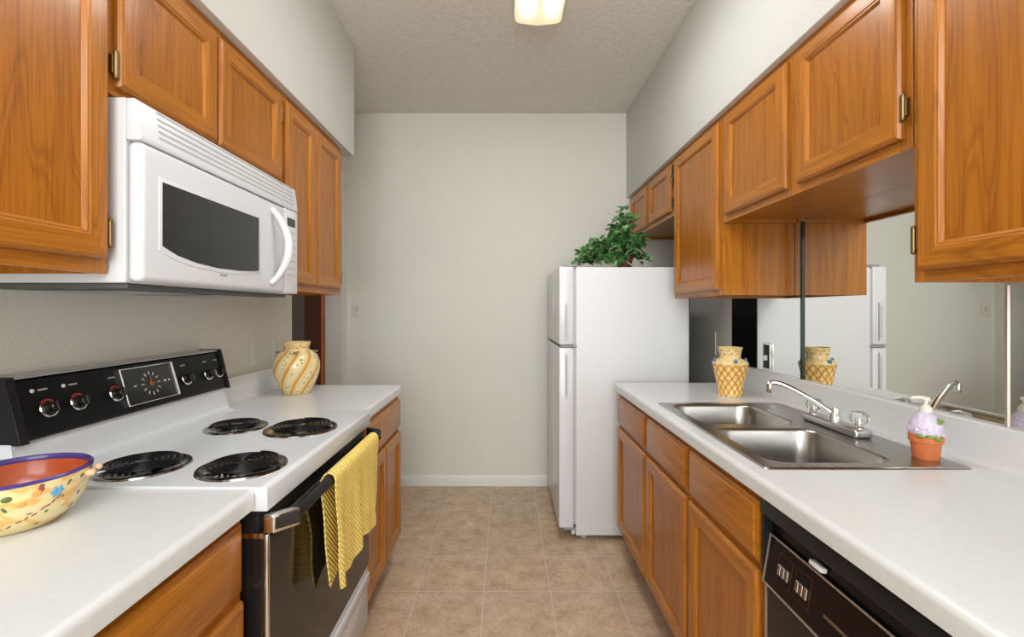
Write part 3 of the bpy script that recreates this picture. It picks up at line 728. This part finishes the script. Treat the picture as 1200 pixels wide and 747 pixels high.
build('drawer_pull', MB().box(-.520, -.512, RY0+.008, RY1-.008, .262, .300, .004, 2), 'enamel', dw_)
build('side_panel', MB().box(-.62, -.5755, RY0+.0005, RY0+.0028, .10, .848), 'range_side', rg)

# towel over the oven handle
def towel():
    t = bmesh.new(); ny = 40; prof = []
    def sect(u):   # u 0..1 from near to far; list of (x,z) from back hem over the bar to the front hem
        pts = []; r = .0185
        lb = .325-.13*u; lf = .300-.035*u+.010*sin(u*9)
        for k in range(13): pts.append((hx_-r+.002*sin(k*.8+u*7), hz_-lb*(1-k/12), 0))
        for k in range(1, 8):
            a = pi-pi*k/8; pts.append((hx_+r*cos(a), hz_+r*sin(a)*1.1, 1))
        for k in range(17):
            d_ = k/16; pts.append((hx_+r+.010*d_*sin(u*17+1)+.006*d_*sin(u*31), hz_-lf*d_, 2))
        return pts
    rows = []
    for j in range(ny+1):
        u = j/ny; s_ = sect(u); row = []
        for (x, z, w_) in s_:
            drop = (hz_-z)/.28
            y0 = 1.245; y1 = 1.655
            if w_ == 2: y0 += .012*max(0, drop)
            if w_ == 0: y0 += -.010+.055*max(0, drop); y1 -= .04
            y = y0+(y1-y0)*u+.004*sin(u*20+z*30)
            row.append(t.verts.new((x, y, z)))
        rows.append(row)
    for a, b_ in zip(rows, rows[1:]):
        for i in range(len(a)-1): t.faces.new((a[i], a[i+1], b_[i+1], b_[i]))
    mb = MB(); mb.merge(t); return mb
tw = build('dish_towel', towel(), 'towel', loc=(hx_, 1.48, hz_), angle=80)
so = tw.modifiers.new('thickness', 'SOLIDIFY'); so.thickness = .004; so.offset = 0
tag(tw, 'yellow waffle-weave dish towel hanging over the oven door handle', 'towel')
tg = MB().box(-.4525, -.4505, 1.60, 1.612, .548, .572)
build('care_label', tg, 'plastic_white', tw)

# ------------------------------------------------------------------ microwave
MY0, MY1, MZ0, MZ1 = 0.992, 1.744, 1.345, 1.745; MXB, MXF = XL+.002, -0.812
mw = thing('microwave', 'white over-the-range microwave with dark window and curved handle', 'microwave', (-.98, 1.37, MZ0))
build('case', MB().box(MXB, MXF-.006, MY0, MY1, MZ0, MZ1, .002, 1), 'enamel_dull', mw)
under = MB().box(MXB+.01, MXF-.012, MY0+.012, MY1-.012, MZ0-.012, MZ0-.0003, .002, 1)
un = build('underside_panel', under, 'dark_steel', mw)
for ya in (MY0+.08, MY0+.42): build('grease_filter', MB().box(MXB+.06, MXF-.08, ya, ya+.27, MZ0-.0145, MZ0-.0122, .001, 1), 'chrome_dull', un)
# vent grille: slightly sloped fascia with slats
gz0 = 1.652
GP = [(MXF-.0055, gz0+.002), (-.786, gz0+.002), (-.784, gz0+.010), (-.794, MZ1-.006), (-.800, MZ1-.001), (MXF-.0055, MZ1-.001)]
gr = build('vent_grille', MB().prism(GP, 'y', MY0+.001, MY1-.001, .0025, seg=2), 'plastic_white', mw)
def gx(z): return -.784+(-.794+.784)*(z-gz0-.010)/(MZ1-.006-gz0-.010)
sl = MB()
for k in range(5):
    z = gz0+.022+k*.0145
    sl.prism([(gx(z)+.0006, z), (gx(z)-.001, z), (gx(z+.0055)-.001, z+.0055), (gx(z+.0055)+.0006, z+.0055)], 'y', MY0+.055, MY1-.03)
build('vent_slots', sl, 'grey_light', gr)
# door with a raised rounded slab
dy1 = 1.640; DX = -.784
dr = build('door', MB().box(MXF-.0055, DX, MY0+.001, dy1, MZ0+.002, gz0, .014, 4), 'plastic_white', mw)
ws = [(1.052, 1.432), (1.10, 1.416), (1.17, 1.405), (1.26, 1.400), (1.36, 1.402), (1.44, 1.408), (1.463, 1.411), (1.463, 1.578), (1.052, 1.578)]
rim_ = MB().prism([(y+(-.010 if y < 1.25 else .010), z+(-.010 if z < 1.5 else .010)) for y, z in ws], 'x', DX-.004, DX+.0015, .0012)
build('window_surround', rim_, 'plastic_white', dr)
build('window', MB().prism(ws, 'x', DX+.0012, DX+.0024), 'charcoal', dr)
hp = []
for k in range(15):
    u = k/14; hp.append((DX-.002+.046*sin(pi*u)**.75, 1.548+.030*sin(pi*u), 1.628-.252*u))
build('handle', MB().tube(hp, [.010+.006*sin(pi*k/14) for k in range(15)], 12, squash=(1.0, .9)), 'plastic_white', dr)
lg = MB()
for k, (a, h_) in enumerate(((0, .006), (.006, .005), (.012, .005), (.018, .005), (.024, .0065))): lg.box(DX+.0003, DX+.0010, 1.268+a, 1.272+a, 1.380, 1.380+h_)
build('maker_mark', lg, 'grey_slot', dr)
cp = build('control_panel', MB().box(MXF-.0055, DX-.001, dy1+.002, MY1-.001, MZ0+.002, gz0, .004, 2), 'plastic_white', mw)
build('display', MB().box(DX-.0012, DX+.0004, 1.660, 1.720, 1.592, 1.622, .0005, 1), 'charcoal', cp)
bt = MB(); 
for r_ in range(7):
    for c_ in range(3):
        y = 1.662+c_*.024; z = 1.565-r_*.026
        bt.box(DX-.0012, DX-.0002, y, y+.010, z, z+.008)
build('keypad', bt, 'grey_light', cp)

# ------------------------------------------------------------------ dishwasher
WY0, WY1, WX = 0.462, 1.066, 0.600
dwt = thing('dishwasher', 'black built-in dishwasher with push buttons under the right worktop', 'dishwasher', (.9, .76, 0))
build('tub', MB().box(WX+.035, XR-.02, WY0+.004, WY1-.004, .10, ZT-.004), 'black_matt', dwt)
build('toe_panel', MB().box(WX+.06, WX+.075, WY0+.004, WY1-.004, 0, .10), 'black_matt', dwt)
build('top_visor', MB().prism([(WX-.006, ZT-.006), (WX-.010, ZT-.010), (WX-.010, ZT-.040), (WX-.004, ZT-.046), (WX+.010, ZT-.046), (WX+.034, ZT-.006)], 'y', WY0+.002, WY1-.002, .0015), 'black_matt', dwt)
build('recess', MB().box(WX+.012, WX+.034, WY0+.004, WY1-.004, .765, ZT-.046), 'black', dwt)
for ya in (WY0+.002, WY1-.012): build('side_cheek', MB().box(WX-.008, WX+.034, ya, ya+.010, .68, ZT-.0465, .001, 1), 'black_matt', dwt)
PT, PB = (WX+.006, .778), (WX-.012, .668)
cpn = build('control_panel', MB().prism([PT, PB, (WX+.033, .668), (WX+.033, .764), (WX+.011, .764)], 'y', WY0+.013, WY1-.013), 'brown_panel', dwt)
u2 = Vector((PT[0]-PB[0], 0, PT[1]-PB[1])).normalized(); n2 = Vector((-u2.z, 0, u2.x))
def cpm(y, f):
    p = Vector((PB[0], y, PB[1])).lerp(Vector((PT[0], y, PT[1])), f)
    return Matrix(((0, u2.x, n2.x, p.x), (-1, 0, 0, p.y), (0, u2.z, n2.z, p.z), (0, 0, 0, 1)))
Ln = (Vector(PT)-Vector(PB)).length; yc = (WY0+WY1)/2; hw = (WY1-WY0)/2-.014
tr = MB(); q = cpm(yc, .5)
tr.box(-hw, hw, Ln/2-.004, Ln/2, .0002, .0018, mat=q).box(-hw, hw, -Ln/2, -Ln/2+.004, .0002, .0018, mat=q).box(-hw, -hw+.004, -Ln/2+.004, Ln/2-.004, .0002, .0018, mat=q).box(hw-.004, hw, -Ln/2+.004, Ln/2-.004, .0002, .0018, mat=q)
build('panel_trim', tr, 'champagne', cpn)
for g_ in (0.985, 0.925):
    q = cpm(g_, .52)
    build('button_bezel', MB().box(-.0235, .0235, -.0312, .0312, .0001, .0007, mat=q), 'dark_red', cpn)
    build('button_field', MB().box(-.0225, .0225, -.0305, .0305, .0005, .0010, mat=q), 'brown_panel', cpn)
    for k in range(3):
        build('push_button', MB().box(-.018+k*.013, -.008+k*.013, -.014, .008, .0008, .005, .001, 1, mat=q), 'chrome', cpn)
q = cpm(0.83, .42); build('name_badge', MB().box(-.032, .032, -.003, .003, .0002, .0008, mat=q), 'badge', cpn)
build('door_latch', MB().box(-.020, .016, -.005, .005, 0, .013, .0025, 2, mat=cpm(0.885, 1.12)), 'plastic_white', dwt)
build('door_panel', MB().box(WX-.002, WX+.034, WY0+.012, WY1-.014, .115, .665, .002, 1), 'brown_panel', dwt)
build('door_trim', MB().box(WX-.005, WX+.02, WY1-.0135, WY1-.010, .115, .665).box(WX-.005, WX+.02, WY0+.006, WY0+.0115, .115, .665), 'champagne', dwt)

# ------------------------------------------------------------------ pottery
vx_, vy_ = -.968, 2.140
v1 = thing('round_vase', 'round yellow vase with orange diagonal stripes on the far left worktop', 'vase', (vx_, vy_, ZC))
body = [(0, 0), (.056, 0), (.061, .004), (.076, .035), (.092, .075), (.101, .115), (.1005, .145), (.090, .176), (.070, .197), (.055, .203)]
build('body', MB().lathe(body, (vx_, vy_, ZC), 48), 'vase', v1)
nd = MB().lathe([(.055, .203), (.052, .209), (.055, .224), (.061, .236), (.061, .240), (.055, .239), (.048, .209), (.048, .12), (0, .12)], (vx_, vy_, ZC), 40)
for k in range(22):
    a = 2*pi*k/22; zz = .214+.011*(k % 2); rr_ = .0535+.002*(k % 2); nd.sphere((vx_+rr_*cos(a), vy_+rr_*sin(a), ZC+zz), .0035, mi=1+(k % 2), n=6)
build('neck', nd, ['neck', 'green_grey', 'orange_dot'], v1)
hn = MB()
for a in (R(200), R(20), R(290), R(110)):
    c_, s_ = cos(a), sin(a); hn.sphere((vx_+.080*c_, vy_+.080*s_, ZC+.194), .009, sc=(1.3, 1.3, .6), n=10)
build('flower_knob', hn, 'green_grey', v1)
vx_, vy_ = 1.018, 2.085
v2 = thing('tapered_vase', 'tapered orange lattice vase with a cream collar on the right worktop', 'vase', (vx_, vy_, ZC))
build('body', MB().lathe([(0, 0), (.050, 0), (.053, .003), (.050, .010), (.056, .05), (.066, .10), (.074, .138), (.076, .142), (.070, .146), (.045, .150)], (vx_, vy_, ZC), 44), 'vase_lattice', v2)
build('collar', MB().lathe([(.074, .1425), (.0765, .146), (.068, .158), (.052, .166), (.044, .170)], (vx_, vy_, ZC), 40), 'neck', v2)
nd = MB().lathe([(.044, .168), (.043, .178), (.046, .200), (.052, .218), (.050, .219), (.043, .200), (.038, .175), (.038, .10), (0, .10)], (vx_, vy_, ZC), 36)
for k in range(20):
    a = 2*pi*k/20; zz = .190+.016*(k % 2); nd.sphere((vx_+(.0445+.003*(k % 2))*cos(a), vy_+(.0445+.003*(k % 2))*sin(a), ZC+zz), .003, mi=1+(k % 4 == 1), n=6)
build('neck', nd, ['neck', 'dark_dot', 'orange_dot'], v2)
for a in (R(180), R(0), R(262), R(80)):
    c_, s_ = cos(a), sin(a); fl = MB()
    for k in range(5):
        b5 = 2*pi*k/5; fl.sphere((vx_+.070*c_+.006*cos(b5)*abs(s_), vy_+.070*s_+.006*cos(b5)*abs(c_), ZC+.160+.006*sin(b5)), .0048, n=8)
    build('flower_handle', fl, 'blue_glaze', v2)
# painted bowl
bx, by = -.882, .832
bz = ZC
bl = thing('painted_bowl', 'yellow hand-painted bowl, orange inside with a purple rim, on the left worktop', 'bowl', (bx, by, bz))
bowlmb = MB().lathe([(0, 0), (.055, 0), (.060, .003), (.080, .020), (.094, .045), (.101, .072), (.104, .091)], (bx, by, bz), 56)
build('rim', MB().lathe([(.104, .091), (.1045, .0945), (.102, .097), (.098, .096), (.0965, .092), (.0965, .087)], (bx, by, bz), 56), 'purple_rim', bl)
build('inside', MB().lathe([(.0965, .087), (.094, .068), (.086, .045), (.070, .022), (.050, .010), (0, .008)], (bx, by, bz), 56), 'terracotta_in', bl)
build('ear_handle', MB().sphere((bx+.106, by+.030, bz+.082), .010, sc=(1, .8, .7), n=10).sphere((bx+.108, by+.046, bz+.088), .006, n=8), 'peach', bl)
# raised painted flowers and leaves on the side facing the room
def onbowl(deg, z):
    pr = [(.060, .003), (.080, .020), (.094, .045), (.101, .072), (.104, .091)]
    for (r0, z0), (r1, z1) in zip(pr, pr[1:]):
        if z <= z1: r = r0+(r1-r0)*(z-z0)/(z1-z0); break
    a = R(deg); sl = math.atan2(r1-r0, z1-z0)
    p = Vector((bx+r*cos(a), by+r*sin(a), bz+z)); n_ = Vector((cos(a)*cos(sl), sin(a)*cos(sl), -sin(sl)))
    e1 = Vector((-sin(a), cos(a), 0)); e2 = n_.cross(e1)
    return Matrix(((e1.x, e2.x, n_.x, p.x), (e1.y, e2.y, n_.y, p.y), (e1.z, e2.z, n_.z, p.z), (0, 0, 0, 1)))
def petal(mb, deg, z, rot, L, W, off=0.0):
    m_ = onbowl(deg, z) @ Matrix.Rotation(R(rot), 4, 'Z') @ Matrix.Translation((off, 0, 0)) @ Matrix.Diagonal((L, W, .0012, 1))
    t = bmesh.new(); bmesh.ops.create_uvsphere(t, u_segments=10, v_segments=6, radius=1); mb.merge(t, mb.cur, m_)
f1 = bowlmb; f1.cur = 1
for k in range(6): petal(f1, -14, .068, k*60, .0055, .0035, .0055)
f2 = bowlmb; f2.cur = 2
for (dg, z, rt, L, W) in ((-4, .078, 60, .006, .0025), (-50, .074, 0, .007, .0055), (-66, .076, 10, .008, .0025), (-58, .050, 60, .008, .003), (-64, .042, -20, .007, .0028), (-70, .046, 80, .008, .003), (-52, .056, 120, .006, .0025), (-75, .066, 20, .007, .003), (-88, .070, 0, .007, .003), (-85, .045, 50, .007, .003), (-20, .036, 30, .003, .003)): petal(f2, dg, z, rt, L, W)
f3 = bowlmb; f3.cur = 3
for (dg, z, rt, L, W) in ((-30, .074, 0, .007, .006), (-40, .060, 0, .006, .006), (-78, .058, 20, .011, .004), (-95, .06, 10, .012, .004)): petal(f3, dg, z, rt, L, W)
f4 = bowlmb; f4.cur = 4
for (dg, z, rt) in ((-16, .052, 60), (-20, .047, 20), (-24, .044, 50), (-30, .036, 30), (-36, .032, 60), (-42, .028, 20), (-50, .022, 40), (-58, .018, 10), (-66, .016, 50), (-74, .014, 20), (-34, .040, 0), (-12, .056, 30)): petal(f4, dg, z, rt, .0045, .0014)
build('body', bowlmb, ['bowl', plain('light_blue_glaze', (0.13, 0.38, 0.62), .3), 'green_glaze', plain('orange_paint', (0.78, 0.36, 0.10), .3), plain('maroon_paint', (0.22, 0.06, 0.05), .3)], bl)

# ------------------------------------------------------------------ soap dispenser
sx_, sy_ = 1.086, 1.190; sz_ = ZC+.0045
sd = thing('soap_dispenser', 'ceramic soap pump shaped as a terracotta flowerpot with lilac blooms beside the sink', 'soap dispenser', (sx_, sy_, sz_))
KR, KZ = .75, .92
def sc_(p): return [(r_*KR, z_*KZ) for r_, z_ in p]
build('pot', MB().lathe(sc_([(0, 0), (.035, 0), (.037, .003), (.042, .045), (.047, .047), (.048, .066), (.044, .068), (0, .068)]), (sx_, sy_, sz_), 32), 'terracotta', sd)
bl_ = MB().lathe(sc_([(.043, .066), (.047, .078), (.045, .095), (.036, .112), (.024, .124), (.016, .130), (0, .130)]), (sx_, sy_, sz_), 28)
rb = random.Random(3)
for k in range(110):
    u = rb.random(); a = rb.uniform(0, 2*pi); z = .068+.054*u; r = .0465-.026*max(0, u-.2)**1.3*1.3
    bl_.sphere((sx_+r*KR*cos(a), sy_+r*KR*sin(a), sz_+z*KZ), .004, n=6)
build('blossoms', bl_, 'lilac', sd)
lf = MB()
for (a, z) in ((-100, .066), (-120, .067), (-140, .066), (-155, .067), (-95, .062), (-75, .104), (-62, .108), (-70, .112), (-88, .060)):
    a_ = R(a); r = .050 if z < .08 else .040; lf.sphere((sx_+r*KR*cos(a_), sy_+r*KR*sin(a_), sz_+z*KZ), .0075, sc=(1, .8, .55), n=8)
build('leaves', lf, 'leafgreen', sd)
build('pump_collar', MB().lathe(sc_([(.017, .126), (.018, .130), (.018, .138), (.013, .146), (.009, .150), (.006, .152), (.006, .164), (0, .164)]), (sx_, sy_, sz_), 20), 'pump', sd)
build('pump_head', MB().lathe(sc_([(0, .160), (.010, .160), (.013, .164), (.012, .170), (0, .172)]), (sx_, sy_, sz_), 18).tube([(sx_, sy_, sz_+.154), (sx_-.015, sy_+.003, sz_+.1555), (sx_-.028, sy_+.006, sz_+.1545), (sx_-.033, sy_+.007, sz_+.151)], [.0045, .0045, .004, .003], 10), 'pump', sd)
